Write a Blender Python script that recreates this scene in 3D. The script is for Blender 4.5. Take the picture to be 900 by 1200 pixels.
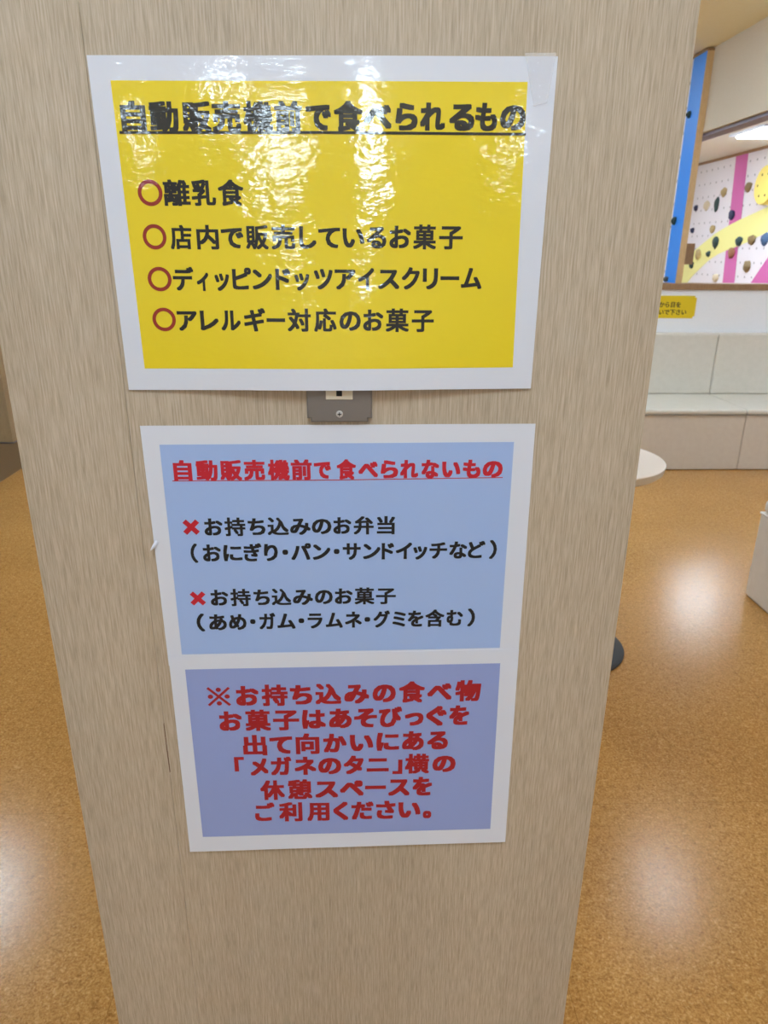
import bpy, bmesh, math, random
from mathutils import Vector, Matrix, noise

# ------------------------------------------------------------------ scene, camera, light
sc = bpy.context.scene
for o in list(bpy.data.objects):
    bpy.data.objects.remove(o)
C = sc.collection
random.seed(4)

cam_data = bpy.data.cameras.new('camera')
cam = bpy.data.objects.new('camera', cam_data)
C.objects.link(cam)
cam_data.sensor_fit = 'VERTICAL'
cam_data.sensor_height = 36.0
cam_data.lens = 834.9 / 1200 * 36.0
cam_data.clip_start = 0.02
right = Vector((0.9995031, -0.0307429, 0.0069522))
up = Vector((0.0040316, 0.3434580, 0.9391594))
fwd = Vector((0.0312603, 0.9386647, -0.3434113))
m3 = Matrix((right, up, -fwd)).transposed()
cam.matrix_world = Matrix.Translation((0.0, -0.74413, 1.4)) @ m3.to_4x4()
cam_data.dof.use_dof = True
cam_data.dof.focus_distance = 0.80
cam_data.dof.aperture_fstop = 13.0
sc.camera = cam

world = bpy.data.worlds.new('world')
sc.world = world
world.use_nodes = True
world.node_tree.nodes['Background'].inputs[0].default_value = (1.0, 0.97, 0.93, 1)
world.node_tree.nodes['Background'].inputs[1].default_value = 0.15

sc.view_settings.view_transform = 'Standard'
sc.view_settings.look = 'None'
sc.view_settings.exposure = 0.74
sc.view_settings.gamma = 1.0
sc.view_settings.use_curve_mapping = False
sc.cycles.use_denoising = True
sc.cycles.max_bounces = 8
sc.cycles.diffuse_bounces = 5
sc.cycles.caustics_reflective = False
sc.cycles.caustics_refractive = False

LAMP = 54.0            # radiance of the ceiling panels
CEIL = 2.67           # ceiling of the seating area
PLAY_CEIL = 2.5       # ceiling of the climbing area

SEAT_LAMPS = [(-2.48, 2.87), (-0.10, 2.87), (2.02, 2.87), (-2.2, -0.9), (-0.1, -0.9), (1.8, -0.9), (-1.2, -3.5), (0.1, -3.5),
              (-1.2, -6.0), (0.1, -6.0), (-1.2, -8.5), (0.1, -8.5), (-1.2, -11.0), (0.1, -11.0), (1.1, 6.0), (0.6, 4.0), (0.2, 5.4), (0.2, 7.2)]  # unseen ones at the end are added to brighten the blue board
ADDED_PENDANTS = [(-0.72, -6.2, 0.06, 0.16), (0.12, -6.2, 0.10, 0.22), (-1.15, -8.4, 0.09, 0.22), (0.12, -8.4, 0.11, 0.20), (-2.1, -6.8, 0.06, 0.14), (1.50, -6.8, 0.06, 0.14)]  # unseen lamps added to make glare on the yellow notice
PLAY_LAMPS = [(2.75, 6.6), (2.75, 8.3), (5.3, 4.9), (4.6, 2.2), (4.6, -1.0)]  # opening pair is added out of sight to brighten the climbing wall

# ------------------------------------------------------------------ materials
def lin(c):
    c = c / 255.0
    return c / 12.92 if c <= 0.04045 else ((c + 0.055) / 1.055) ** 2.4
def rgb(r, g, b):
    return (lin(r), lin(g), lin(b), 1.0)

def mat(name, col, rough=0.5, **kw):
    m = bpy.data.materials.new(name)
    m.use_nodes = True
    b = m.node_tree.nodes['Principled BSDF']
    b.inputs['Base Color'].default_value = col
    b.inputs['Roughness'].default_value = rough
    for k, v in kw.items():
        b.inputs[k.replace('_', ' ')].default_value = v
    return m
def nodes(m):
    t = m.node_tree
    return t, t.nodes, t.links, t.nodes['Principled BSDF']
def mapping(m, scale, kind='Object'):
    t, n, l, b = nodes(m)
    tc = n.new('ShaderNodeTexCoord')
    mp = n.new('ShaderNodeMapping')
    mp.inputs['Scale'].default_value = scale
    l.new(tc.outputs[kind], mp.inputs['Vector'])
    return mp
def noise_node(m, vec, scale, detail=3, rough=0.5):
    t, n, l, b = nodes(m)
    x = n.new('ShaderNodeTexNoise')
    x.inputs['Scale'].default_value = scale
    x.inputs['Detail'].default_value = detail
    x.inputs['Roughness'].default_value = rough
    l.new(vec.outputs[0], x.inputs['Vector'])
    return x
def ramp(m, src, stops):
    t, n, l, b = nodes(m)
    r = n.new('ShaderNodeValToRGB')
    e = r.color_ramp.elements
    while len(e) > 1:
        e.remove(e[-1])
    e[0].position, e[0].color = stops[0]
    for p, c in stops[1:]:
        x = e.new(p); x.color = c
    l.new(src, r.inputs['Fac'])
    return r
def mix(m, a, b_, fac, mode='MIX'):
    t, n, l, b = nodes(m)
    x = n.new('ShaderNodeMix'); x.data_type = 'RGBA'; x.blend_type = mode
    for sock, v in ((x.inputs[0], fac), (x.inputs[6], a), (x.inputs[7], b_)):
        if hasattr(v, 'links') or hasattr(v, 'is_linked'):
            l.new(v, sock)
        else:
            sock.default_value = v
    return x.outputs[2]
def bump(m, src, strength, dist, sock='Normal'):
    t, n, l, b = nodes(m)
    x = n.new('ShaderNodeBump')
    x.inputs['Strength'].default_value = strength
    x.inputs['Distance'].default_value = dist
    l.new(src, x.inputs['Height'])
    l.new(x.outputs[0], b.inputs[sock])
    return x

def wood_laminate(name, light, dark, pale):
    m = mat(name, light, 0.48)
    t, n, l, b = nodes(m)
    fine = noise_node(m, mapping(m, (660, 660, 30)), 1.0, 3, 0.6)
    mid = noise_node(m, mapping(m, (230, 230, 7)), 1.0, 4, 0.6)
    broad = noise_node(m, mapping(m, (9, 9, 0.5)), 1.0, 2, 0.5)
    r1 = ramp(m, fine.outputs['Fac'], [(0.36, dark), (0.50, light), (0.68, pale)])
    r2 = ramp(m, mid.outputs['Fac'], [(0.35, dark), (0.55, light), (0.72, pale)])
    c = mix(m, r1.outputs[0], r2.outputs[0], 0.35)
    r3 = ramp(m, broad.outputs['Fac'], [(0.35, (0.93, 0.92, 0.91, 1)), (0.65, (1.03, 1.03, 1.03, 1))])
    c = mix(m, c, r3.outputs[0], 1.0, 'MULTIPLY')
    l.new(c, b.inputs['Base Color'])
    bump(m, fine.outputs['Fac'], 0.18, 0.0006)
    return m

M = {}
M['laminate'] = wood_laminate('ash_laminate', rgb(190, 174, 152), rgb(167, 150, 127), rgb(210, 196, 178))
M['far_wood'] = wood_laminate('beige_board', rgb(176, 150, 114), rgb(160, 134, 98), rgb(188, 162, 126))

def cork_floor():
    m = mat('cork_vinyl', rgb(180, 135, 80), 0.205)
    t, n, l, b = nodes(m)
    mp = mapping(m, (1, 1, 1))
    a = noise_node(m, mp, 64, 5, 0.72)
    a.inputs['Distortion'].default_value = 0.8
    s = noise_node(m, mp, 170, 3, 0.62)
    s.inputs['Distortion'].default_value = 0.5
    w = noise_node(m, mp, 2.3, 3, 0.5)
    r1 = ramp(m, a.outputs['Fac'], [(0.30, rgb(122, 78, 32)), (0.44, rgb(176, 126, 66)), (0.58, rgb(194, 144, 80)), (0.72, rgb(222, 180, 118))])
    r2 = ramp(m, s.outputs['Fac'], [(0.36, rgb(128, 84, 36)), (0.5, rgb(184, 134, 72)), (0.62, rgb(208, 162, 98)), (0.70, rgb(236, 202, 146))])
    c = mix(m, r1.outputs[0], r2.outputs[0], 0.42)
    r3 = ramp(m, w.outputs['Fac'], [(0.32, (0.93, 0.92, 0.90, 1)), (0.68, (1.04, 1.04, 1.04, 1))])
    c = mix(m, c, r3.outputs[0], 1.0, 'MULTIPLY')
    # joints between the vinyl tiles
    mp2 = mapping(m, (1, 1, 1)); mp2.inputs['Location'].default_value = (0.5, 0.14, 0)
    br = n.new('ShaderNodeTexBrick')
    br.offset = 0.0
    br.inputs['Scale'].default_value = 1.0
    br.inputs['Brick Width'].default_value = 0.915
    br.inputs['Row Height'].default_value = 0.915
    br.inputs['Mortar Size'].default_value = 0.0011
    br.inputs['Mortar Smooth'].default_value = 0.3
    br.inputs['Color1'].default_value = (1, 1, 1, 1)
    br.inputs['Color2'].default_value = (1, 1, 1, 1)
    br.inputs['Mortar'].default_value = (0.72, 0.68, 0.62, 1)
    l.new(mp2.outputs[0], br.inputs['Vector'])
    c = mix(m, c, br.outputs['Color'], 1.0, 'MULTIPLY')
    l.new(c, b.inputs['Base Color'])
    bump(m, s.outputs['Fac'], 0.12, 0.0012)
    b.inputs['Specular IOR Level'].default_value = 0.29
    return m
M['floor'] = cork_floor()

def speckled(name, col, col2, scale, rough, bstr=0.1, bd=0.001):
    m = mat(name, col, rough)
    t, n, l, b = nodes(m)
    a = noise_node(m, mapping(m, (1, 1, 1)), scale, 4, 0.6)
    r = ramp(m, a.outputs['Fac'], [(0.3, col), (0.7, col2)])
    l.new(r.outputs[0], b.inputs['Base Color'])
    bump(m, a.outputs['Fac'], bstr, bd)
    return m
M['corridor'] = speckled('brown_vinyl', rgb(112, 88, 62), rgb(126, 100, 72), 60, 0.4)
M['ceiling'] = speckled('ceiling_board', rgb(248, 240, 206), rgb(250, 243, 212), 40, 0.9)
M['play_ceiling'] = speckled('white_ceiling_board', rgb(220, 222, 214), rgb(226, 228, 221), 40, 0.9)
M['white_wall'] = speckled('white_wallpaper', rgb(236, 238, 244), rgb(241, 243, 248), 160, 0.75, 0.15, 0.0006)
M['header'] = speckled('cream_wallpaper', rgb(206, 192, 172), rgb(211, 198, 180), 160, 0.8, 0.15, 0.0006)
M['room_wall'] = speckled('cream_wall', rgb(228, 228, 230), rgb(233, 233, 234), 120, 0.8)
M['slot'] = mat('dark_slot', rgb(138, 132, 146), 0.6)
M['trim'] = wood_laminate('brown_trim', rgb(152, 118, 84), rgb(132, 100, 68), rgb(168, 134, 98))
M['post'] = wood_laminate('birch_edge', rgb(214, 180, 132), rgb(198, 162, 114), rgb(226, 196, 152))
M['vinyl'] = speckled('cream_upholstery', rgb(214, 209, 198), rgb(220, 215, 205), 30, 0.42, 0.05)
M['vinyl_base'] = speckled('beige_upholstery', rgb(206, 196, 184), rgb(212, 203, 191), 30, 0.45, 0.05)
M['stool'] = speckled('white_upholstery', rgb(212, 208, 202), rgb(218, 214, 209), 30, 0.32, 0.05)
M['seam'] = mat('seam_thread', rgb(150, 142, 130), 0.6)
M['table'] = mat('white_tabletop', rgb(240, 227, 214), 0.3)
M['table_edge'] = mat('cream_edge', rgb(205, 192, 170), 0.4)
M['black_metal'] = mat('black_metal', rgb(34, 34, 36), 0.6)
M['steel'] = mat('grey_column', rgb(160, 160, 160), 0.3, Metallic=0.8)
M['blue'] = mat('blue_paint', rgb(52, 146, 250), 0.4)
M['yellow_paint'] = mat('pale_yellow_paint', rgb(236, 232, 150), 0.5)
M['pink'] = mat('pink_paint', rgb(200, 100, 164), 0.5)
M['yellow_foam'] = mat('yellow_block', rgb(226, 204, 104), 0.5)
M['yellow_sticker'] = mat('yellow_sticker', rgb(226, 196, 30), 0.35)
M['sticker_ink'] = mat('brown_ink', rgb(70, 56, 20), 0.5)

def climbing_face():
    m = mat('white_climbing_panel', rgb(224, 220, 226), 0.5)
    t, n, l, b = nodes(m)
    mp = mapping(m, (6.5, 6.5, 6.5))
    # grid of small bolt sockets in the panel
    fr = n.new('ShaderNodeVectorMath'); fr.operation = 'FRACTION'
    l.new(mp.outputs[0], fr.inputs[0])
    sub = n.new('ShaderNodeVectorMath'); sub.operation = 'SUBTRACT'
    l.new(fr.outputs[0], sub.inputs[0]); sub.inputs[1].default_value = (0.5, 0.5, 0.5)
    mul = n.new('ShaderNodeVectorMath'); mul.operation = 'MULTIPLY'
    l.new(sub.outputs[0], mul.inputs[0]); mul.inputs[1].default_value = (0, 1, 1)
    ln = n.new('ShaderNodeVectorMath'); ln.operation = 'LENGTH'
    l.new(mul.outputs[0], ln.inputs[0])
    r = ramp(m, ln.outputs['Value'], [(0.07, rgb(150, 146, 152)), (0.095, rgb(224, 220, 226))])
    l.new(r.outputs[0], b.inputs['Base Color'])
    return m
M['climb'] = climbing_face()

def hold_mat(name, c):
    m = mat(name, c, 0.55)
    t, n, l, b = nodes(m)
    a = noise_node(m, mapping(m, (1, 1, 1)), 120, 3, 0.6)
    bump(m, a.outputs['Fac'], 0.5, 0.003)
    return m
HC = {'navy': rgb(40, 46, 78), 'dark green': rgb(42, 66, 66), 'beige': rgb(206, 190, 160), 'tan': rgb(170, 150, 104),
      'brown': rgb(128, 108, 72), 'steel blue': rgb(66, 96, 132), 'reddish brown': rgb(150, 104, 76), 'grey': rgb(96, 104, 104)}
HM = {k: hold_mat(k.replace(' ', '_') + '_resin', v) for k, v in HC.items()}

def print_mat(name, col, gloss, rough=0.55):
    """Ink or paper; gloss puts the same crinkled laminating film over every layer of a sheet."""
    m = mat(name, col, rough)
    t, n, l, b = nodes(m)
    geo = n.new('ShaderNodeNewGeometry')
    a = n.new('ShaderNodeTexNoise'); a.inputs['Scale'].default_value = 1.0; a.inputs['Detail'].default_value = 3 if gloss else 2
    mp = n.new('ShaderNodeMapping'); l.new(geo.outputs['Position'], mp.inputs['Vector'])
    l.new(mp.outputs[0], a.inputs['Vector'])
    if gloss:
        mp.inputs['Scale'].default_value = (130, 130, 320)
        a2 = n.new('ShaderNodeTexNoise'); a2.inputs['Scale'].default_value = 1.0; a2.inputs['Detail'].default_value = 2
        mp2 = n.new('ShaderNodeMapping'); mp2.inputs['Scale'].default_value = (26, 26, 40); mp2.inputs['Rotation'].default_value = (0, 0.35, 0)
        l.new(geo.outputs['Position'], mp2.inputs['Vector']); l.new(mp2.outputs[0], a2.inputs['Vector'])
        b.inputs['Coat Weight'].default_value = 1.0
        b.inputs['Coat Roughness'].default_value = 0.02
        b.inputs['Coat IOR'].default_value = 1.5
        b1_ = n.new('ShaderNodeBump'); b1_.inputs['Strength'].default_value = 1.0; b1_.inputs['Distance'].default_value = FILM_FINE
        b2_ = n.new('ShaderNodeBump'); b2_.inputs['Strength'].default_value = 1.0; b2_.inputs['Distance'].default_value = FILM_WIDE
        l.new(a2.outputs['Fac'], b2_.inputs['Height'])
        l.new(a.outputs['Fac'], b1_.inputs['Height'])
        l.new(b2_.outputs[0], b1_.inputs['Normal'])
        l.new(b1_.outputs[0], b.inputs['Coat Normal']); l.new(b1_.outputs[0], b.inputs['Normal'])
    else:
        mp.inputs['Scale'].default_value = (600, 600, 600)
        bump(m, a.outputs['Fac'], 0.12, 0.0004)
    return m
FILM_FINE, FILM_WIDE = 0.00012, 0.0006
M['film_paper'] = print_mat('laminated_paper', rgb(222, 226, 238), True)
M['film_yellow'] = print_mat('laminated_yellow', rgb(238, 212, 20), True)
M['film_black'] = print_mat('laminated_black', rgb(10, 8, 5), True)
M['film_red'] = print_mat('laminated_red', rgb(150, 38, 16), True)
M['paper'] = print_mat('white_paper', rgb(222, 226, 238), False)
M['blue_print'] = print_mat('blue_print', rgb(164, 190, 238), False)
M['violet_print'] = print_mat('violet_blue_print', rgb(150, 166, 220), False)
M['ink'] = print_mat('black_ink', rgb(14, 14, 18), False)
M['red_ink'] = print_mat('red_ink', rgb(196, 26, 46), False)
M['deep_red_ink'] = print_mat('deep_red_ink', rgb(166, 24, 34), False)
M['plate'] = mat('grey_metal_plate', rgb(128, 122, 118), 0.38, Metallic=0.35)
M['socket'] = mat('ivory_plastic', rgb(222, 214, 194), 0.4)
M['black'] = mat('black_hole', rgb(14, 14, 14), 0.7)
M['screw'] = mat('steel_screw', rgb(206, 204, 200), 0.4, Metallic=0.5)
M['lamp_frame'] = mat('lamp_frame', rgb(198, 202, 212), 0.5)

def glow(name, s, col=(0.70, 0.87, 1.0, 1)):
    m = bpy.data.materials.new(name); m.use_nodes = True
    b = m.node_tree.nodes['Principled BSDF']
    b.inputs['Base Color'].default_value = (0.8, 0.8, 0.8, 1)
    b.inputs['Emission Color'].default_value = col
    b.inputs['Emission Strength'].default_value = s
    return m
M['lamp'] = glow('lamp_diffuser', LAMP)
M['pendant'] = glow('added_pendant_diffuser', 28.0)  # glow of the lamps added for the notice's highlights
M['play_lamp'] = glow('play_lamp_diffuser', 17.0, (0.76, 0.88, 1.0, 1))

# ------------------------------------------------------------------ helpers
def link(name, me, m, parent=None, loc=(0, 0, 0)):
    o = bpy.data.objects.new(name, me)
    C.objects.link(o)
    if m is not None:
        me.materials.append(m)
    o.location = loc
    if parent is not None:
        o.parent = parent
    return o
def obj(name, bm, m, parent=None, loc=(0, 0, 0), smooth=False):
    """Link a bmesh as ONE object; with a parent, coordinates are the parent's own."""
    me = bpy.data.meshes.new(name)
    bmesh.ops.recalc_face_normals(bm, faces=bm.faces)
    bm.to_mesh(me); bm.free()
    if smooth:
        for p in me.polygons:
            p.use_smooth = True
    return link(name, me, m, parent, loc)
def thing(name, label, cat, loc=(0, 0, 0), group=None, rz=0.0):
    o = bpy.data.objects.new(name, None)
    C.objects.link(o); o.location = loc; o.rotation_euler = (0, 0, rz)
    o.empty_display_size = 0.1
    return tag(o, label, cat, group)
def tag(o, label, cat, group=None):
    o['label'] = label; o['category'] = cat
    if group:
        o['group'] = group
    return o
def struct(o, label=None):
    o['kind'] = 'structure'
    if label:
        o['label'] = label
    return o
def box_bm(x0, x1, y0, y1, z0, z1, bev=0.0, seg=2):
    bm = bmesh.new()
    r = bmesh.ops.create_cube(bm, size=1.0)
    bmesh.ops.scale(bm, vec=(x1 - x0, y1 - y0, z1 - z0), verts=bm.verts)
    bmesh.ops.translate(bm, vec=((x0 + x1) / 2, (y0 + y1) / 2, (z0 + z1) / 2), verts=bm.verts)
    if bev:
        bmesh.ops.bevel(bm, geom=list(bm.edges), offset=bev, segments=seg, affect='EDGES', profile=0.5)
    return bm
def lathe_bm(profile, segs=64):
    """profile: (radius, z) from bottom to top, closed at the axis."""
    bm = bmesh.new(); rings = []
    for r, z in profile:
        if r < 1e-6:
            rings.append([bm.verts.new((0, 0, z))])
        else:
            rings.append([bm.verts.new((r * math.cos(2 * math.pi * k / segs), r * math.sin(2 * math.pi * k / segs), z)) for k in range(segs)])
    for a, b in zip(rings, rings[1:]):
        for k in range(segs):
            k2 = (k + 1) % segs
            if len(a) == 1 and len(b) == 1:
                continue
            if len(a) == 1:
                bm.faces.new((a[0], b[k2], b[k]))
            elif len(b) == 1:
                bm.faces.new((a[k], a[k2], b[0]))
            else:
                bm.faces.new((a[k], a[k2], b[k2], b[k]))
    return bm
def bevel_bm(bm, off, seg=3, ang=0.6):
    es = [e for e in bm.edges if len(e.link_faces) == 2 and e.calc_face_angle(0) > ang]
    bmesh.ops.bevel(bm, geom=es, offset=off, segments=seg, affect='EDGES', profile=0.5)
    return bm
def prism_yz(pts, x0, x1):
    """A slab with a (y, z) outline between x0 and x1."""
    bm = bmesh.new()
    a = [bm.verts.new((x0, y, z)) for y, z in pts]
    b = [bm.verts.new((x1, y, z)) for y, z in pts]
    bm.faces.new(a); bm.faces.new(b[::-1])
    for k in range(len(pts)):
        j = (k + 1) % len(pts)
        bm.faces.new((a[k], b[k], b[j], a[j]))
    bmesh.ops.triangulate(bm, faces=[f for f in bm.faces if len(f.verts) > 4])
    return bm

# ------------------------------------------------------------------ the setting
FL0, FL1 = -2.305, 6.2
struct(obj('floor', box_bm(FL0, FL1, -13.0, 10.0, -0.05, 0.0), M['floor']), 'orange brown cork-look vinyl floor')
struct(obj('floor_corridor', box_bm(-6.5, FL0, -13.0, 10.0, -0.05, 0.0), M['corridor']), 'dark brown floor strip beside the cork floor')
struct(obj('ceiling', box_bm(-6.5, 2.40, -13.0, 10.0, CEIL, CEIL + 0.1), M['ceiling']), 'beige ceiling of the seating area')
struct(obj('ceiling_play', box_bm(2.40, 6.2, -13.0, 10.0, PLAY_CEIL, PLAY_CEIL + 0.1), M['play_ceiling']), 'white ceiling of the climbing area')
struct(obj('wall_header', box_bm(2.321, 2.40, -13.0, 10.0, 2.195, CEIL), M['header']), 'cream drop wall hanging below the ceiling')
struct(obj('trim_header', box_bm(2.318, 2.42, -13.0, 10.0, 2.172, 2.195), M['header']), 'thin cream lip under the drop wall')
struct(obj('trim_slot', box_bm(2.345, 2.44, -13.0, 10.0, 2.152, 2.172), M['slot']), 'dark strip under the drop wall')
struct(obj('wall_low', box_bm(-1.9, 6.2, 4.56, 4.72, 0.0, 1.155), M['white_wall']), 'low white wall behind the bench')
struct(obj('trim_low_wall', box_bm(-1.9, 6.2, 4.545, 4.735, 1.155, 1.199, 0.004), M['trim']), 'brown wooden capping on the low white wall')
struct(obj('wall_left', box_bm(-6.5, -2.66, 4.635, 4.78, 0.012, CEIL), M['far_wood']), 'beige board wall beyond the corridor')
struct(obj('baseboard_left', box_bm(-6.5, -2.665, 4.65, 4.77, 0.0, 0.012), M['slot']), 'dark gap under the beige board wall')
struct(obj('wall_back', box_bm(-6.5, 6.2, 10.0, 10.15, 0.0, CEIL), M['room_wall']), 'cream wall at the far end')
struct(obj('wall_rear', box_bm(-6.5, 6.2, -13.15, -13.0, 0.0, CEIL), M['room_wall']), 'cream wall behind the viewer')
struct(obj('wall_side', box_bm(-6.65, -6.5, -13.0, 10.0, 0.0, CEIL), M['room_wall']), 'cream wall at the corridor side')
struct(obj('wall_right', box_bm(6.2, 6.35, -13.0, 10.0, 0.0, CEIL), M['room_wall']), 'cream wall at the climbing side')

# the wood-clad pillar
PL, PR, JOINT = -0.3635, 0.3041, -0.2450
pillar = obj('pillar', box_bm(PL, PR, 0.005, 0.42, 0.0, CEIL, 0.0015), M['laminate'])
struct(pillar, 'pale ash-grain laminate pillar carrying the three notices'); pillar['category'] = 'pillar'
obj('cladding_panel', box_bm(PL, JOINT - 0.00012, 0.0, 0.0049, 0.0, CEIL, 0.0003, 1), M['laminate'], pillar)
obj('cladding_panel', box_bm(JOINT + 0.00012, PR, 0.0, 0.0049, 0.0, CEIL, 0.0003, 1), M['laminate'], pillar)
# a chip in the joint between the two panels
ch = bmesh.new()
pts = [(-0.2457, 0.850), (-0.2449, 0.852), (-0.2443, 0.81), (-0.2440, 0.778), (-0.2452, 0.776), (-0.2456, 0.80)]
fr = [ch.verts.new((x, -0.00012, z)) for x, z in pts]; bk = [ch.verts.new((x, 0.0006, z)) for x, z in pts]
ch.faces.new(fr); ch.faces.new(bk[::-1])
for k in range(6):
    ch.faces.new((fr[k], bk[k], bk[(k + 1) % 6], fr[(k + 1) % 6]))
obj('joint_chip', ch, mat('chipped_core', rgb(112, 84, 66), 0.8), pillar)

# ------------------------------------------------------------------ outlet
plate = box_bm(-0.0342, 0.0342, -0.0048, 0.0003, -0.06, 0.06)
es = [e for e in plate.edges if abs(e.verts[0].co.y - e.verts[1].co.y) > 0.002]
bmesh.ops.bevel(plate, geom=es, offset=0.004, segments=4, affect='EDGES')
es = [e for e in plate.edges if all(v.co.y < -0.004 for v in e.verts)]
bmesh.ops.bevel(plate, geom=es, offset=0.0014, segments=3, affect='EDGES')
OX, OZ = -0.0229, 1.2905
outlet = obj('wall_outlet', plate, M['plate'], None, (OX, 0, OZ))
tag(outlet, 'grey metal outlet plate half hidden under the yellow notice', 'outlet')
sk = obj('socket', box_bm(-0.0140, 0.0140, -0.0056, -0.0042, -0.0359, 0.0359, 0.0006), M['socket'], outlet)
for zc in (-0.0294, -0.0055, 0.0206):
    obj('slot', box_bm(-0.0030, 0.0030, -0.00585, -0.0055, zc - 0.0029, zc + 0.0029, 0.0002, 1), M['black'], sk)
for zc in (-0.0512, 0.0512):
    s = lathe_bm([(0.0, 0.0), (0.0037, 0.0), (0.0037, 0.0006), (0.0031, 0.0013), (0.0, 0.0016)], 24)
    bmesh.ops.rotate(s, cent=(0, 0, 0), matrix=Matrix.Rotation(math.pi / 2, 3, 'X'), verts=s.verts)
    bmesh.ops.translate(s, vec=(0, -0.0047, zc), verts=s.verts)
    sw = obj('screw', s, M['screw'], outlet)
    bm = box_bm(-0.0020, 0.0020, -0.0065, -0.0058, zc - 0.0005, zc + 0.0005)
    b2 = box_bm(-0.0005, 0.0005, -0.00648, -0.0058, zc - 0.0020, zc + 0.0020)
    me_ = bpy.data.meshes.new('tmp'); b2.to_mesh(me_); b2.free(); bm.from_mesh(me_); bpy.data.meshes.remove(me_)
    obj('cross_slot', bm, M['black'], sw)

# ------------------------------------------------------------------ lettering
GLYPH = {}
def glyph(ch, w):
    """Faces of one character in em units, the strokes thickened by w; cached."""
    k = (ch, w)
    if k not in GLYPH:
        cu = bpy.data.curves.new('glyph', 'FONT')
        cu.body = ch; cu.resolution_u = 3
        ob = bpy.data.objects.new('glyph', cu); C.objects.link(ob)
        dg = bpy.context.evaluated_depsgraph_get()
        ev = ob.evaluated_get(dg); me = ev.to_mesh()
        vs = [(v.co.x, v.co.y) for v in me.vertices]
        fs = [tuple(p.vertices) for p in me.polygons]
        ev.to_mesh_clear()
        bpy.data.objects.remove(ob); bpy.data.curves.remove(cu)
        V = []; F = []
        for q, (dx, dy) in enumerate(((0, 0), (1, 1), (1, -1), (-1, 1), (-1, -1), (1, 0), (-1, 0), (0, 1), (0, -1))):
            n0 = len(V)
            V += [(x + dx * w, y + dy * w * 0.75, q) for x, y in vs]
            F += [tuple(i + n0 for i in f) for f in fs]
        GLYPH[k] = (V, F)
    return GLYPH[k]

def reference_mark():
    """The cross with four dots that opens the lowest notice, em units."""
    V = []; F = []
    def add(pts):
        F.append(tuple(range(len(V), len(V) + len(pts)))); V.extend(pts)
    cx, cy, L, t = 0.5, 0.38, 0.40, 0.036
    for sg in (1, -1):
        add([(cx - L - t, cy - sg * (L - t), 0), (cx - L + t, cy - sg * (L + t), 0), (cx + L + t, cy + sg * (L - t), 0), (cx + L - t, cy + sg * (L + t), 0)])
    for dx, dy in ((0.31, 0), (-0.31, 0), (0, 0.31), (0, -0.31)):
        add([(cx + dx + 0.098 * math.cos(2 * math.pi * k / 20), cy + dy + 0.098 * math.sin(2 * math.pi * k / 20), 1) for k in range(20)])
    return V, F

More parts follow.
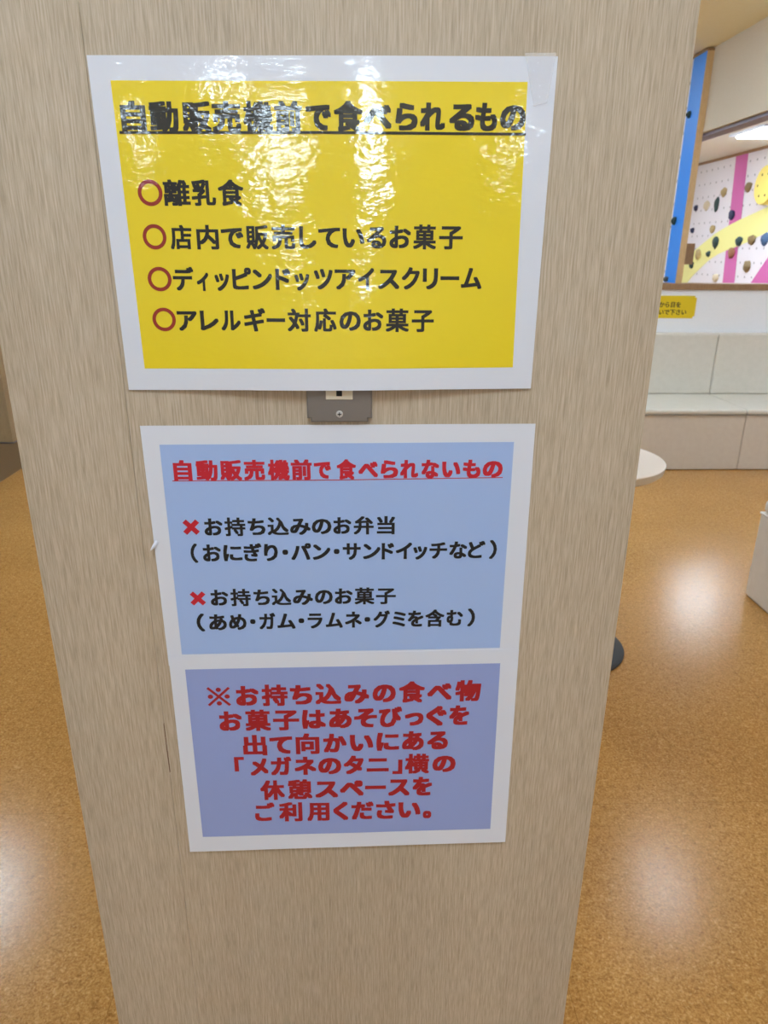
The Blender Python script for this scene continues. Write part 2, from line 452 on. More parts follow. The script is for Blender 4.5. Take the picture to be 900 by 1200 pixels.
class Sheet:
    """A printed sheet on the pillar: surface y = -(surf), layers counted outwards."""
    def __init__(s, name, label, quad, surf, m_paper, nx=44, nz=32):
        s.surf = surf
        s.o = (sum(p[0] for p in quad) / 4, 0.0, sum(p[1] for p in quad) / 4)
        s.root = s.patch(name, quad, 0.0, m_paper, None, nx, nz, 0.0003)
        s.root.location = s.o
        tag(s.root, label, 'notice')
    def pt(s, x, z, lift):
        return (x - s.o[0], -(s.surf(x, z) + lift), z - s.o[2])
    def patch(s, name, quad, lift, m, parent, nx, nz, thick=0.00008):
        TL, TR, BR, BL = quad
        bm = bmesh.new(); g = []; h = []
        for j in range(nz + 1):
            v = j / nz; r1 = []; r2 = []
            for i in range(nx + 1):
                u = i / nx
                x = (TL[0] * (1 - u) + TR[0] * u) * (1 - v) + (BL[0] * (1 - u) + BR[0] * u) * v
                z = (TL[1] * (1 - u) + TR[1] * u) * (1 - v) + (BL[1] * (1 - u) + BR[1] * u) * v
                p = s.pt(x, z, lift); r1.append(bm.verts.new(p))
                r2.append(bm.verts.new((p[0], p[1] + thick, p[2])))
            g.append(r1); h.append(r2)
        for j in range(nz):
            for i in range(nx):
                bm.faces.new((g[j][i], g[j + 1][i], g[j + 1][i + 1], g[j][i + 1]))
                bm.faces.new((h[j][i], h[j][i + 1], h[j + 1][i + 1], h[j + 1][i]))
        rim = [(0, i) for i in range(nx)] + [(j, nx) for j in range(nz)] + [(nz, i) for i in range(nx, 0, -1)] + [(j, 0) for j in range(nz, 0, -1)]
        for k in range(len(rim)):
            a, b = rim[k], rim[(k + 1) % len(rim)]
            bm.faces.new((g[a[0]][a[1]], g[b[0]][b[1]], h[b[0]][b[1]], h[a[0]][a[1]]))
        return obj(name, bm, m, parent, smooth=False)
    def text(s, name, row, m, weight, lift=0.0004):
        bm = bmesh.new()
        for ch, xl, xr, zb, zt in row:
            w = weight if '\u3000' <= ch <= '\u30ff' else weight * 0.86
            vs, fs = reference_mark() if ch == '※' else glyph(ch, w)
            x0 = min(v[0] for v in vs); x1 = max(v[0] for v in vs)
            k = (xr - xl) / (x1 - x0); kz = (zt - zb) / (0.933 + 1.5 * w)
            nv = [bm.verts.new(s.pt((xl + (x - x0) * k) / 1000, (zb + (y + 0.086 + 0.75 * w) * kz) / 1000, lift + q * 2e-6)) for x, y, q in vs]
            for f in fs:
                try:
                    bm.faces.new([nv[i] for i in f])
                except ValueError:
                    pass
        me = bpy.data.meshes.new(name)
        bm.to_mesh(me); bm.free()
        # face the reader
        flip = [p.index for p in me.polygons if p.normal.y > 0]
        if len(flip) > len(me.polygons) / 2:
            me.flip_normals()
        return link(name, me, m, s.root)
    def ring(s, name, cx, cz, rx, rz, ratio, m, lift=0.0004, n=64):
        bm = bmesh.new()
        a = [bm.verts.new(s.pt((cx + rx * math.cos(t)) / 1000, (cz + rz * math.sin(t)) / 1000, lift)) for t in [2 * math.pi * k / n for k in range(n)]]
        b = [bm.verts.new(s.pt((cx + ratio * rx * math.cos(t)) / 1000, (cz + ratio * rz * math.sin(t)) / 1000, lift)) for t in [2 * math.pi * k / n for k in range(n)]]
        for k in range(n):
            j = (k + 1) % n
            bm.faces.new((a[k], b[k], b[j], a[j]))
        return obj(name, bm, m, s.root)
    def cross(s, name, cx, cz, r, m, lift=0.0004):
        w = 0.31; L = 1.4142 - w
        bm = bmesh.new(); c = math.cos(math.pi / 4)
        for quad in (((w, w), (-w, w), (-w, -w), (w, -w)), ((w, w), (w, L), (-w, L), (-w, w)), ((-w, w), (-L, w), (-L, -w), (-w, -w)),
                     ((-w, -w), (-w, -L), (w, -L), (w, -w)), ((w, -w), (L, -w), (L, w), (w, w))):
            bm.faces.new([bm.verts.new(s.pt((cx + r * (x - z) * c) / 1000, (cz + r * (x + z) * c) / 1000, lift)) for x, z in quad])
        bmesh.ops.remove_doubles(bm, verts=bm.verts, dist=1e-6)
        return obj(name, bm, m, s.root)
    def rule(s, name, pts, th, m, lift=0.00045):
        bm = bmesh.new(); prev = None
        for (xa, za), (xb, zb) in zip(pts, pts[1:]):
            for k in range(31):
                t = k / 30
                x = xa + (xb - xa) * t; z = za + (zb - za) * t
                p = (bm.verts.new(s.pt(x / 1000, (z + th / 2) / 1000, lift)), bm.verts.new(s.pt(x / 1000, (z - th / 2) / 1000, lift)))
                if prev and (p[0].co - prev[0].co).length > 1e-6:
                    bm.faces.new((prev[0], prev[1], p[1], p[0]))
                prev = p
        return obj(name, bm, m, s.root)

def mm(q):
    return [(x / 1000, z / 1000) for x, z in q]

# places of every character: (character, left, right, bottom, top) in millimetres on the pillar face
SHEET_YELLOW = [[-243.2, 1562.3], [179.5, 1567.2], [178.0, 1265.9], [-240.0, 1263.8]]
FIELD_YELLOW = [[-224.4, 1542.9], [153.3, 1546.6], [157.3, 1288.0], [-221.3, 1285.9]]
SHEET_BLUE = [[-233.1, 1225.9], [186.3, 1228.1], [188.4, 936.1], [-230.7, 933.9]]
FIELD_BLUE = [[-214.7, 1205.4], [164.4, 1208.1], [165.1, 954.0], [-213.9, 949.4]]
SHEET_VIOLET = [[-229.8, 947.9], [188.3, 952.3], [191.1, 655.8], [-229.9, 649.0]]
FIELD_VIOLET = [[-211.7, 929.1], [166.8, 933.1], [169.5, 678.6], [-211.1, 673.6]]
CIRCLES = [[-198.6, 1450.5, 11.6, 11.5], [-198.4, 1411.7, 11.3, 11.4], [-197.4, 1373.0, 11.6, 11.4], [-196.7, 1334.6, 11.6, 11.4]]
CROSSES = [[-189.2, 1111.3, 9.2, 8.8], [-189.0, 1023.2, 9.0, 9.0]]
RULE_YELLOW = [[-221.2, 1501.1], [-37.3, 1503.1], [154.7, 1503.9]]
RULE_BLUE = [[-204.9, 1165.1], [-26.7, 1165.7], [154.7, 1168.1]]
LINES = {
    'A1': [('自', -218.6, -195.8, 1501.7, 1527.1), ('動', -192.6, -166.3, 1502, 1527.4), ('販', -163.1, -136.7, 1502.3, 1527.7), ('売', -136.1, -109.5, 1502.6, 1528), ('機', -107.3, -80.2, 1502.9, 1528.3), ('前', -78.7, -53.5, 1503.1, 1528.6), ('で', -50, -26.7, 1503.4, 1528.9), ('食', -24.3, 2.3, 1503.7, 1529.2), ('べ', 3.4, 29, 1504, 1529.5), ('ら', 32.6, 53.2, 1504.3, 1529.8), ('れ', 55.4, 78.7, 1504.5, 1530.1), ('る', 82.4, 106, 1504.8, 1530.4), ('も', 106.6, 127.2, 1505, 1530.7), ('の', 129.8, 153.7, 1505.3, 1530.9)],
    'A2': [('離', -186.2, -161.2, 1439.1, 1462.3), ('乳', -159.9, -137.1, 1439.4, 1462.5), ('食', -134.9, -110.7, 1439.6, 1462.8)],
    'A3': [('店', -183.6, -162.7, 1400.3, 1422.8), ('内', -158.2, -137, 1400.5, 1423), ('で', -134.7, -113.2, 1400.7, 1423.2), ('販', -111, -89.2, 1400.9, 1423.4), ('売', -86.3, -63.4, 1401, 1423.7), ('し', -59.5, -42.8, 1401.2, 1423.9), ('て', -40.9, -19.8, 1401.4, 1424), ('い', -17.5, 3.6, 1401.5, 1424.2), ('る', 6.1, 25, 1401.7, 1424.4), ('お', 28, 48.8, 1401.8, 1424.6), ('菓', 51.1, 73.6, 1402, 1424.9), ('子', 76.4, 99.6, 1402.2, 1425.1)],
    'A4': [('デ', -184.4, -164, 1361.7, 1384.5), ('ィ', -161.2, -149.6, 1361.9, 1384.7), ('ッ', -143.6, -129.4, 1362, 1384.9), ('ピ', -126.3, -107.7, 1362.2, 1385.1), ('ン', -106.6, -87.2, 1362.4, 1385.2), ('ド', -84, -69.3, 1362.6, 1385.4), ('ッ', -65.3, -50.6, 1362.8, 1385.6), ('ツ', -46, -27.6, 1363, 1385.8), ('ア', -25.7, -5.1, 1363.2, 1386), ('イ', -2.8, 13.1, 1363.4, 1386.2), ('ス', 17.1, 38.2, 1363.5, 1386.4), ('ク', 40.5, 58.2, 1363.7, 1386.6), ('リ', 61.3, 76.4, 1363.8, 1386.8), ('ー', 78.9, 97.6, 1364, 1387), ('ム', 99.5, 120.2, 1364.1, 1387.2)],
    'A5': [('ア', -183.7, -163.8, 1322.6, 1345.7), ('レ', -160.8, -142.5, 1322.7, 1345.8), ('ル', -139.9, -120.4, 1322.9, 1346), ('ギ', -116.8, -95.5, 1323, 1346.1), ('ー', -94.3, -75.8, 1323.2, 1346.2), ('対', -73.4, -50, 1323.4, 1346.3), ('応', -46.9, -24.4, 1323.5, 1346.5), ('の', -21.5, -0.2, 1323.6, 1346.6), ('お', 2.2, 22.4, 1323.6, 1346.6), ('菓', 24.8, 48.2, 1323.6, 1346.7), ('子', 51.1, 73.4, 1323.6, 1346.7)],
    'B1': [('自', -202.6, -182.8, 1165.3, 1188.6), ('動', -178.3, -155.3, 1165.4, 1188.7), ('販', -152.7, -129.3, 1165.5, 1188.8), ('売', -127.2, -104.4, 1165.6, 1188.9), ('機', -101.3, -77.8, 1165.8, 1189), ('前', -76.4, -53.8, 1165.9, 1189.1), ('で', -51.6, -33.1, 1166, 1189.1), ('食', -27, -6, 1166.1, 1189.2), ('べ', -3.5, 17.9, 1166.3, 1189.3), ('ら', 20.8, 39.8, 1166.4, 1189.4), ('れ', 42, 61.7, 1166.5, 1189.5), ('な', 65.2, 84.3, 1166.6, 1189.5), ('い', 87.6, 107.7, 1166.7, 1189.6), ('も', 110.4, 129.9, 1166.8, 1189.7), ('の', 132.2, 154.1, 1166.9, 1189.8)],
    'B2': [('お', -174.8, -154.5, 1100, 1122.7), ('持', -152.4, -129.3, 1100.2, 1122.8), ('ち', -126.6, -107.3, 1100.4, 1122.9), ('込', -104.9, -81.4, 1100.6, 1123), ('み', -79.9, -57.1, 1100.8, 1123.2), ('の', -55.7, -33.9, 1101, 1123.3), ('お', -31.8, -11.7, 1101.2, 1123.4), ('弁', -9, 13.3, 1101.4, 1123.5), ('当', 16.9, 37.1, 1101.6, 1123.7)],
    'B3': [('（', -192.5, -184.7, 1068.2, 1091.4), ('お', -178.9, -158.6, 1068.4, 1091.5), ('に', -156, -134.8, 1068.6, 1091.7), ('ぎ', -133.1, -112.9, 1068.7, 1091.9), ('り', -110.3, -94.8, 1068.9, 1092), ('・', -89.6, -83.2, 1069, 1092.1), ('パ', -79.8, -57.4, 1069.1, 1092.3), ('ン', -55.5, -35.6, 1069.3, 1092.4), ('・', -31.7, -25.3, 1069.5, 1092.5), ('サ', -21.6, -1.3, 1069.6, 1092.7), ('ン', 1.3, 20.9, 1069.8, 1092.8), ('ド', 22.4, 36.4, 1069.9, 1093), ('イ', 38.5, 56.8, 1070, 1093.1), ('ッ', 58.3, 74.1, 1070.2, 1093.2), ('チ', 76.7, 96.8, 1070.3, 1093.4), ('な', 99.4, 119.5, 1070.5, 1093.5), ('ど', 120.6, 140.1, 1070.7, 1093.7), ('）', 145.1, 153.5, 1070.8, 1093.8)],
    'B4': [('お', -174.5, -154.1, 1012.6, 1035.2), ('持', -151.7, -128.4, 1012.7, 1035.3), ('ち', -125.1, -106.6, 1012.9, 1035.4), ('込', -104.4, -81.9, 1013, 1035.5), ('み', -80, -56.8, 1013.2, 1035.6), ('の', -54.6, -34, 1013.4, 1035.7), ('お', -31.6, -10.9, 1013.5, 1035.7), ('菓', -8.7, 14.3, 1013.7, 1035.8), ('子', 16.1, 39.2, 1013.9, 1035.9)],
    'B5': [('（', -193, -183.8, 980.3, 1003.5), ('あ', -178.7, -158.2, 980.5, 1003.7), ('め', -155.6, -135.3, 980.7, 1004), ('・', -130.9, -124.7, 981, 1004.2), ('ガ', -120.3, -101.5, 981.1, 1004.4), ('ム', -99.3, -78.2, 981.4, 1004.7), ('・', -74.5, -67.8, 981.6, 1004.9), ('ラ', -63.8, -46.5, 981.8, 1005), ('ム', -42.7, -22.8, 982, 1005.3), ('ネ', -20.1, -0.5, 982.3, 1005.6), ('・', 2.8, 9.5, 982.5, 1005.7), ('グ', 13.3, 32.5, 982.7, 1005.9), ('ミ', 35.6, 51.2, 982.9, 1006.2), ('を', 53.7, 72, 983.1, 1006.4), ('含', 74.3, 96.7, 983.4, 1006.6), ('む', 99.3, 118.6, 983.7, 1006.9), ('）', 124.2, 133, 983.9, 1007.1)],
    'C1': [('※', -188.6, -160.3, 875, 906.4), ('お', -153.8, -126.2, 875.5, 906.8), ('持', -122.7, -91, 876, 907.2), ('ち', -88.2, -61.2, 876.4, 907.7), ('込', -57.5, -25.8, 876.9, 908.1), ('み', -22.3, 8.3, 877.4, 908.5), ('の', 12.4, 40.8, 877.9, 909), ('食', 44.5, 76.4, 878.4, 909.4), ('べ', 79.4, 109.5, 878.9, 909.8), ('物', 113.7, 145.3, 879.4, 910.3)],
    'C2': [('お', -176.6, -148.7, 839, 870.8), ('菓', -144.9, -113.4, 839.6, 871.3), ('子', -110.6, -78.3, 840.1, 871.9), ('は', -74.8, -45.5, 840.7, 872.5), ('あ', -41.5, -13.4, 841.2, 873), ('そ', -10.5, 17.9, 841.7, 873.5), ('び', 20.3, 49, 842.2, 874.1), ('っ', 52.5, 75.7, 842.7, 874.5), ('ぐ', 79, 104.5, 843.2, 875), ('を', 107.6, 132.5, 843.6, 875.5)],
    'C3': [('出', -149.7, -119.9, 802.6, 834.2), ('て', -116.5, -88.1, 803.2, 834.8), ('向', -83.8, -54.2, 803.8, 835.5), ('か', -49.4, -20.1, 804.4, 836.2), ('い', -16.1, 13.3, 805, 836.8), ('に', 17.3, 46, 805.6, 837.5), ('あ', 49.6, 77.1, 806.2, 838.1), ('る', 81.2, 107.6, 806.8, 838.7)],
    'C4': [('「', -162.2, -149.8, 770, 801), ('メ', -142.6, -119.8, 770.1, 801.1), ('ガ', -116.7, -90.3, 770.2, 801.3), ('ネ', -86.7, -59.1, 770.4, 801.4), ('の', -56.6, -27.3, 770.5, 801.6), ('タ', -24.3, 1.2, 770.6, 801.7), ('ニ', 4.9, 33.2, 770.7, 801.9), ('」', 38, 50.6, 770.8, 802), ('横', 53.8, 84.9, 770.9, 802.1), ('の', 89, 118.7, 771, 802.3)],
    'C5': [('休', -131.8, -100.5, 732.2, 764.4), ('憩', -96.6, -65.1, 732.6, 764.9), ('ス', -61.5, -31.9, 733, 765.4), ('ペ', -29.7, 1.1, 733.4, 765.9), ('ー', 2.9, 29.8, 733.7, 766.4), ('ス', 32.8, 60.5, 734, 766.8), ('を', 64.2, 89.6, 734.4, 767.3)],
    'C6': [('ご', -140.6, -114.8, 696.8, 728.7), ('利', -109.3, -79, 696.8, 728.9), ('用', -72.8, -43.6, 696.9, 729.2), ('く', -38.6, -19.1, 697, 729.4), ('だ', -15.1, 14, 697.1, 729.6), ('さ', 17.2, 42.6, 697.1, 729.8), ('い', 46.3, 75.5, 697.2, 730), ('。', 78.7, 89.9, 697.3, 730.2)],
}
W_TITLE, W_LINE = 0.054, 0.038


SX0, SX1, SZ0, SZ1 = -0.2436, 0.1798, 1.2645, 1.5650
def surf_yellow(x, z):
    u = (x - SX0) / (SX1 - SX0); w = (z - SZ0) / (SZ1 - SZ0)
    y = 0.0012 + 0.0090 * math.exp(-((u - 0.53) / 0.30) ** 2) * math.exp(-(max(w, 0) / 0.36) ** 2)
    y += 0.0006 * (1 + math.sin(9.0 * u + 3.0 * w)) * max(0, min(1, 4 * u * (1 - u))) * max(0, min(1, w))
    return y
def surf_blue(x, z):
    return 0.0012 + 0.00012 * math.sin(40 * x + 11 * z)
def surf_violet(x, z):
    e = max(0.0, (0.70 - z) / 0.05)
    return 0.0021 + 0.00012 * math.sin(37 * x + 2 + 9 * z) + 0.0006 * e * e

yellow = Sheet('notice_sheet', 'glossy laminated yellow notice with black lettering and red circles', mm(SHEET_YELLOW), surf_yellow, M['film_paper'])
yellow.patch('printed_field', mm(FIELD_YELLOW), 0.0002, M['film_yellow'], yellow.root, 60, 44)
yellow.text('title_text', LINES['A1'], M['film_black'], W_TITLE)
yellow.rule('title_underline', RULE_YELLOW, 2.4, M['film_black'])
for k in ('A2', 'A3', 'A4', 'A5'):
    yellow.text('text_line', LINES[k], M['film_black'], W_LINE)
for cx, cz, rx, rz in CIRCLES:
    yellow.ring('circle_mark', cx, cz, rx, rz, 0.70, M['film_red'])
# clear tape over the top right corner
tm = mat('clear_tape', rgb(244, 244, 248), 0.07, Alpha=0.22)
t_, n_, l_, b_ = nodes(tm)
a_ = noise_node(tm, mapping(tm, (1, 1, 1)), 260, 3, 0.6)
bump(tm, a_.outputs['Fac'], 1.0, 0.0011)
tp = yellow.patch('tape', [(0.1490, 1.5692), (0.1775, 1.5697), (0.1725, 1.5300), (0.1600, 1.5270)], 0.0011, tm, yellow.root, 10, 14, 0.00008)

blue = Sheet('notice_sheet', 'white-edged light blue notice with a red title and two red crosses', mm(SHEET_BLUE), surf_blue, M['paper'])
blue.patch('printed_field', mm(FIELD_BLUE), 0.0002, M['blue_print'], blue.root, 40, 26)
blue.text('title_text', LINES['B1'], M['red_ink'], W_TITLE)
blue.rule('title_underline', RULE_BLUE, 0.9, M['red_ink'])
for k in ('B2', 'B3', 'B4', 'B5'):
    blue.text('text_line', LINES[k], M['ink'], W_LINE)
for cx, cz, rx, rz in CROSSES:
    blue.cross('cross_mark', cx, cz, rx, M['red_ink'])
# a torn flap of paper curling off the left margin
bm = bmesh.new(); rows = []
for k in range(9):
    t = k / 8
    x = -0.2280 - 0.0075 * t; z = 1.0950 - 0.0100 * t; y = -0.0017 - 0.0035 * math.sin(t * 2.2)
    wdt = 0.0022 * (1 - 0.75 * t * t)
    rows.append([bm.verts.new((x - 0.7 * wdt - blue.o[0], y, z + 0.7 * wdt - blue.o[2])), bm.verts.new((x - blue.o[0], y - 0.0006, z - blue.o[2])), bm.verts.new((x + 0.7 * wdt - blue.o[0], y, z - 0.7 * wdt - blue.o[2]))])
for a, b in zip(rows, rows[1:]):
    bm.faces.new((a[0], a[1], b[1], b[0])); bm.faces.new((a[1], a[2], b[2], b[1]))
fl = obj('torn_flap', bm, M['paper'], blue.root)
md = fl.modifiers.new('thickness', 'SOLIDIFY'); md.thickness = 0.0002

violet = Sheet('notice_sheet', 'lowest notice, violet-blue with six lines of dark red lettering', mm(SHEET_VIOLET), surf_violet, M['paper'])
violet.patch('printed_field', mm(FIELD_VIOLET), 0.0002, M['violet_print'], violet.root, 40, 26)
for k in ('C1', 'C2', 'C3', 'C4', 'C5', 'C6'):
    violet.text('text_line', LINES[k], M['deep_red_ink'], W_TITLE)

# ------------------------------------------------------------------ bench along the low wall
def bench(x0, x1, label):
    cx = (x0 + x1) / 2; w = (x1 - x0) / 2 - 0.0015
    t = thing('bench', label, 'bench', (cx, 3.90, 0), 'upholstered benches along the low wall')
    obj('base', box_bm(-w, w, 0.0, 0.655, 0.004, 0.383, 0.006, 3), M['vinyl_base'], t)
    obj('plinth', box_bm(-w + 0.01, w - 0.01, 0.012, 0.64, 0.0, 0.006), M['seam'], t)
    cu = obj('seat_cushion', box_bm(-w, w, -0.008, 0.655, 0.387, 0.421, 0.014, 4), M['vinyl'], t)
    obj('piping', box_bm(-w, w, -0.010, 0.64, 0.3825, 0.3875, 0.0015, 2), M['seam'], cu)
    bk = obj('backrest', box_bm(-w, w, 0.555, 0.658, 0.422, 0.858, 0.012, 4), M['vinyl'], t)
    obj('piping', box_bm(-w + 0.004, w - 0.004, 0.5525, 0.556, 0.839, 0.8435, 0.001, 2), M['vinyl'], bk)
    return t
bench(1.30, 2.588, 'cream bench with backrest under the yellow wall sticker')
bench(2.588, 3.88, 'cream bench with backrest behind the white cube stool at the right edge')

# ------------------------------------------------------------------ yellow sticker on the low wall
st = box_bm(1.985, 2.432, 4.5583, 4.5600, 0.957, 1.115)
es = [e for e in st.edges if abs(e.verts[0].co.y - e.verts[1].co.y) > 0.001]
bmesh.ops.bevel(st, geom=es, offset=0.014, segments=5, affect='EDGES')
bmesh.ops.translate(st, vec=(-2.2085, -4.56, -1.036), verts=st.verts)
sticker = obj('wall_sticker', st, M['yellow_sticker'], None, (2.2085, 4.56, 1.036))
tag(sticker, 'small yellow sticker with two lines of dark lettering on the low wall', 'sticker')
def sticker_line(txt, x0, pitch, zb, zt):
    bm = bmesh.new()
    for i, ch in enumerate(txt):
        vs, fs = glyph(ch, 0.032)
        k = (zt - zb) / 0.973
        nv = [bm.verts.new((x0 + i * pitch + x * k * 1.0 - 2.2085, 4.5579 - 4.56 - q * 4e-6, zb + (y + 0.106) * k - 1.036)) for x, y, q in vs]
        for f in fs:
            try:
                bm.faces.new([nv[i_] for i_ in f])
            except ValueError:
                pass
    obj('text_line', bm, M['sticker_ink'], sticker)
sticker_line('お子様から目を', 2.036, 0.0410, 1.032, 1.073)
sticker_line('離さないで下さい', 2.036, 0.0418, 0.980, 1.021)

# ------------------------------------------------------------------ round table behind the pillar
t = thing('round_table', 'round white pedestal table behind the pillar', 'table', (0.77, 1.60, 0))
bm = lathe_bm([(0, 0), (0.213, 0), (0.213, 0.008), (0.205, 0.014), (0.06, 0.024), (0.045, 0.03), (0, 0.03)], 72)
obj('base_disc', bm, M['black_metal'], t)
obj('column', lathe_bm([(0, 0.03), (0.032, 0.03), (0.032, 0.69), (0.06, 0.694), (0.06, 0.705), (0, 0.705)], 40), M['steel'], t, smooth=False)
top = obj('tabletop', lathe_bm([(0, 0.7062), (0.246, 0.7062), (0.256, 0.714), (0.2615, 0.7375), (0.2600, 0.7395), (0.2575, 0.7400), (0, 0.7400)], 96), M['table'], t)
obj('edge_band', lathe_bm([(0.2465, 0.7065), (0.2566, 0.714), (0.2620, 0.7365), (0.2610, 0.7370), (0.2550, 0.7150), (0.2465, 0.7075)], 96), M['table_edge'], top)

# ------------------------------------------------------------------ stool at the right
t = thing('cube_stool', 'white upholstered cube stool at the right edge on the cork floor', 'stool', (1.895, 1.79, 0))
obj('body', box_bm(-0.222, 0.222, -0.222, 0.222, 0.004, 0.380, 0.010, 4), M['stool'], t)
obj('plinth', box_bm(-0.214, 0.214, -0.214, 0.214, 0.0, 0.006), M['seam'], t)
cu = obj('cushion', box_bm(-0.219, 0.219, -0.219, 0.219, 0.386, 0.446, 0.022, 5), M['stool'], t)
obj('piping', box_bm(-0.225, 0.225, -0.225, 0.225, 0.377, 0.388, 0.005, 3), M['stool'], t)

# ------------------------------------------------------------------ climbing board with the blue stripe
t = thing('climbing_board', 'narrow blue climbing board with a wooden edge post on the low wall', 'climbing wall', (2.298, 4.6, 1.199))
ZB, ZT = 0.0, 2.650 - 1.199
obj('panel', box_bm(-0.021, 0.021, 0.02, 1.9, ZB, ZT), M['climb'], t)
obj('blue_stripe', box_bm(-0.0235, -0.0205, 0.004, 0.205, ZB, ZT), M['blue'], t)
obj('edge_post', box_bm(-0.0225, 0.023, -0.0005, 0.0215, ZB, ZT, 0.0015), M['post'], t)
obj('top_strip', box_bm(-0.0235, 0.023, -0.001, 1.9, ZT, ZT + 0.014), M['trim'], t)
obj('wooden_ledge', box_bm(0.021, 0.243, 0.36, 0.40, 1.322 - 1.199, 1.474 - 1.199, 0.002), M['trim'], t)

# ------------------------------------------------------------------ climbing wall beyond
CX = 4.39
CY = 8.4
wall = thing('climbing_wall', 'white climbing wall with a yellow arc and pink stripes', 'climbing wall', (CX, CY, 0))
obj('panel', box_bm(0.0, 0.06, 4.75 - CY, 9.6 - CY, 0.0, PLAY_CEIL - 0.002), M['climb'], wall)
def stripe(name, pts, d, m):
    obj(name, prism_yz([(y - CY, z) for y, z in pts], -d, 0.001), m, wall)
pk = [(8.37, 2.49), (8.09, 2.49), (8.01, 1.77), (7.90, 0.95), (8.19, 0.95), (8.28, 1.72)]
stripe('pink_stripe', pk, 0.002, M['pink'])
stripe('pink_stripe', [(7.66, 0.95), (7.57, 1.07), (7.43, 1.22), (7.28, 1.37), (7.05, 1.60), (6.80, 1.72), (6.40, 1.72), (6.40, 0.95)], 0.002, M['pink'])
stripe('yellow_arc', [(7.10, 1.93), (7.47, 1.88), (7.73, 1.83), (8.05, 1.77), (8.28, 1.72), (8.58, 1.64), (8.82, 1.55), (9.08, 1.45), (9.28, 1.35), (9.45, 1.23), (9.53, 0.90),
                      (9.28, 0.90), (9.24, 1.0), (9.08, 1.11), (8.89, 1.21), (8.67, 1.32), (8.43, 1.40), (8.19, 1.45), (7.95, 1.49), (7.69, 1.55), (7.38, 1.63), (7.10, 1.69)], 0.004, M['yellow_paint'])
obj('top_trim', box_bm(-0.02, 0.0, 4.75 - CY, 9.6 - CY, PLAY_CEIL - 0.028, PLAY_CEIL - 0.002), M['trim'], wall)

def hold_mesh(seed, rx, ry, rz):
    """A lumpy climbing hold: flat on the wall at x = 0, bulging to -x, heavier at the top."""
    bm = bmesh.new()
    bmesh.ops.create_icosphere(bm, subdivisions=3, radius=1.0)
    off = Vector((seed * 3.7, seed * 1.3, seed * 2.1))
    for v in bm.verts:
        d = 1 + 0.22 * noise.noise(v.co * 1.6 + off) + 0.10 * noise.noise(v.co * 4 + off)
        p = v.co * d
        taper = 1.0 + 0.22 * p.z
        v.co = Vector((min(0.0, p.x * rx - 0.25 * rx) if p.x < 0.2 else 0.0, p.y * ry * taper, p.z * rz))
    b = bmesh.ops.create_icosphere(bm, subdivisions=1, radius=1.0)   # the bolt head
    for v in b['verts']:
        v.co = Vector((v.co.x * 0.006 - rx * 1.22, v.co.y * 0.012, v.co.z * 0.012))
    return bm
def hold(label, col, x, y, z, seed, ry, rz, rx=0.028):
    o = obj('climbing_hold', hold_mesh(seed, rx, ry * 0.8, rz * 0.85), HM[col], None, (x, y, z), smooth=True)
    return tag(o, label, 'climbing hold', 'holds on the climbing boards')
W = CX
hold('small navy hold high on the white panel beside the wooden post', 'navy', W, 9.23, 1.96, 1, 0.05, 0.045)
hold('round beige hold between the small navy hold and the tall green hold', 'beige', W, 8.93, 1.97, 2, 0.085, 0.065)
hold('tall narrow dark green hold left of the pink stripe', 'dark green', W, 8.66, 1.97, 3, 0.055, 0.105)
hold('tan hold just left of the pink stripe near its top', 'tan', W, 8.52, 2.10, 4, 0.075, 0.060)
hold('brown hold just right of the pink stripe near its top', 'brown', W, 7.95, 2.11, 5, 0.085, 0.065)
hold('navy hold on the pink stripe above the yellow arc', 'navy', W - 0.002, 8.23, 1.83, 6, 0.080, 0.065)
hold('tiny navy hold on the white panel beside the wooden post above the ledge', 'navy', W, 9.24, 1.69, 7, 0.048, 0.042)
hold('tan hold resting above the upper edge of the yellow arc', 'tan', W, 8.67, 1.69, 8, 0.070, 0.055)
hold('large dark green hold in the middle of the yellow arc', 'dark green', W - 0.004, 8.53, 1.53, 9, 0.075, 0.080)
hold('dark green hold on the yellow arc just right of the pink stripe', 'dark green', W - 0.004, 7.95, 1.54, 10, 0.085, 0.062)
hold('brown hold at the lower edge of the yellow arc', 'brown', W - 0.004, 7.67, 1.55, 11, 0.090, 0.062)
hold('steel blue hold under the yellow arc at the right edge', 'steel blue', W, 7.40, 1.55, 12, 0.080, 0.080)
hold('tan hold on the yellow arc right of the wooden ledge', 'tan', W - 0.004, 8.96, 1.39, 13, 0.080, 0.072)
hold('small dark green hold on the lower half of the yellow arc', 'dark green', W - 0.004, 8.67, 1.40, 14, 0.050, 0.042)
hold('dark green hold on the yellow arc below the wooden ledge', 'dark green', W - 0.004, 9.11, 1.26, 15, 0.060, 0.055)
hold('reddish brown hold on the pink stripe below the yellow arc', 'reddish brown', W - 0.002, 8.09, 1.41, 16, 0.095, 0.072)
hold('brown hold on the white panel above the lower pink patch', 'brown', W, 7.68, 1.27, 17, 0.085, 0.075)
hold('beige hold low on the white panel left of the pink stripe', 'beige', W, 8.39, 1.12, 18, 0.080, 0.060)
BX = 2.2745
hold('dark green hold halfway up the blue stripe', 'dark green', BX, 4.752, 1.623, 19, 0.024, 0.034, 0.022)
hold('dark green hold near the top of the blue stripe', 'dark green', BX, 4.745, 2.301, 20, 0.022, 0.024, 0.020)
hold('grey hold at the foot of the blue stripe on the capping', 'grey', BX, 4.757, 1.222, 21, 0.030, 0.022, 0.022)

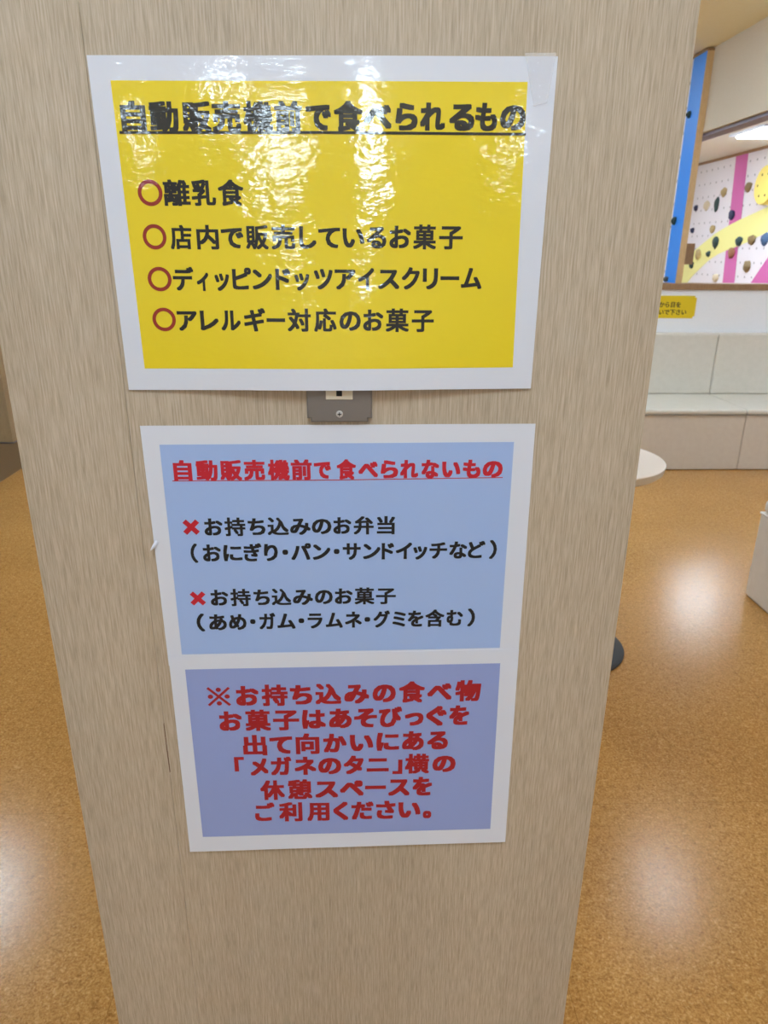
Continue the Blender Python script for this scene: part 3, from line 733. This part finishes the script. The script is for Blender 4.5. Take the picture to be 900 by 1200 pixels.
# round yellow block on the climbing wall
bm = lathe_bm([(0, 0), (0.195, 0), (0.195, 0.105), (0.19, 0.117), (0.18, 0.12), (0, 0.12)], 64)
bmesh.ops.rotate(bm, cent=(0, 0, 0), matrix=Matrix.Rotation(-math.pi / 2, 3, 'Y'), verts=bm.verts)
yb = obj('round_block', bm, M['yellow_foam'], None, (CX, 7.41, 2.09))
tag(yb, 'round yellow block high on the climbing wall at the right edge', 'climbing block')
for a in range(6):
    b2 = lathe_bm([(0, 0), (0.012, 0), (0.012, 0.003), (0, 0.003)], 16)
    bmesh.ops.rotate(b2, cent=(0, 0, 0), matrix=Matrix.Rotation(-math.pi / 2, 3, 'Y'), verts=b2.verts)
    bmesh.ops.translate(b2, vec=(-0.1185, 0.12 * math.cos(a * math.pi / 3), 0.12 * math.sin(a * math.pi / 3)), verts=b2.verts)
    obj('bolt_hole', b2, M['black'], yb)

# ------------------------------------------------------------------ ceiling lights
def ceiling_light(x, y, z, wx, wy, label, m, group, drop=0.05):
    t = thing('ceiling_light', label, 'ceiling light', (x, y, z), group)
    obj('frame', box_bm(-wx - 0.05, wx + 0.05, -wy - 0.05, wy + 0.05, -0.022, 0.0, 0.003), M['lamp_frame'], t)
    obj('diffuser', box_bm(-wx, wx, -wy, wy, -0.022 - drop, -0.0215, min(0.012, drop * 0.4), 2), m, t)
    return t
ceiling_light(3.92, 6.66, PLAY_CEIL, 0.25, 0.28, 'bright square ceiling light over the climbing wall', M['play_lamp'], 'lights over the climbing area', 0.02)
for x, y in PLAY_LAMPS:
    ceiling_light(x, y, PLAY_CEIL, 0.30, 0.30, 'unseen square ceiling light over the climbing floor', M['play_lamp'], 'lights over the climbing area')
for x, y in SEAT_LAMPS:
    ceiling_light(x, y, CEIL, *((0.04, 0.24) if x > 1.5 and y > 0 else (0.05, 0.32)), 'unseen long ceiling light over the seating area', M['lamp'],
                  'lights over the seating area', 0.012 if y < 0 or x > 1.5 or y > 3 else 0.05)

def pendant(x, y, r, hgt):
    """A drum pendant added behind the viewer to put highlights on the laminated notice."""
    t = thing('added_pendant_lamp', 'white drum pendant lamp added for glare on the laminated yellow notice', 'pendant lamp', (x, y, CEIL), 'added pendant lamps behind the viewer')
    obj('canopy', lathe_bm([(0, -0.02), (0.05, -0.02), (0.05, 0.0), (0, 0.0)], 32), M['lamp_frame'], t)
    obj('rod', lathe_bm([(0, -0.22), (0.006, -0.22), (0.006, -0.02), (0, -0.02)], 12), M['lamp_frame'], t)
    obj('shade', lathe_bm([(0, -0.21 - hgt), (r - 0.01, -0.21 - hgt), (r, -0.2 - hgt), (r, -0.22), (r - 0.01, -0.21), (0, -0.21)], 48), M['pendant'], t)
for x, y, r, hgt in ADDED_PENDANTS:
    pendant(x, y, r, hgt)
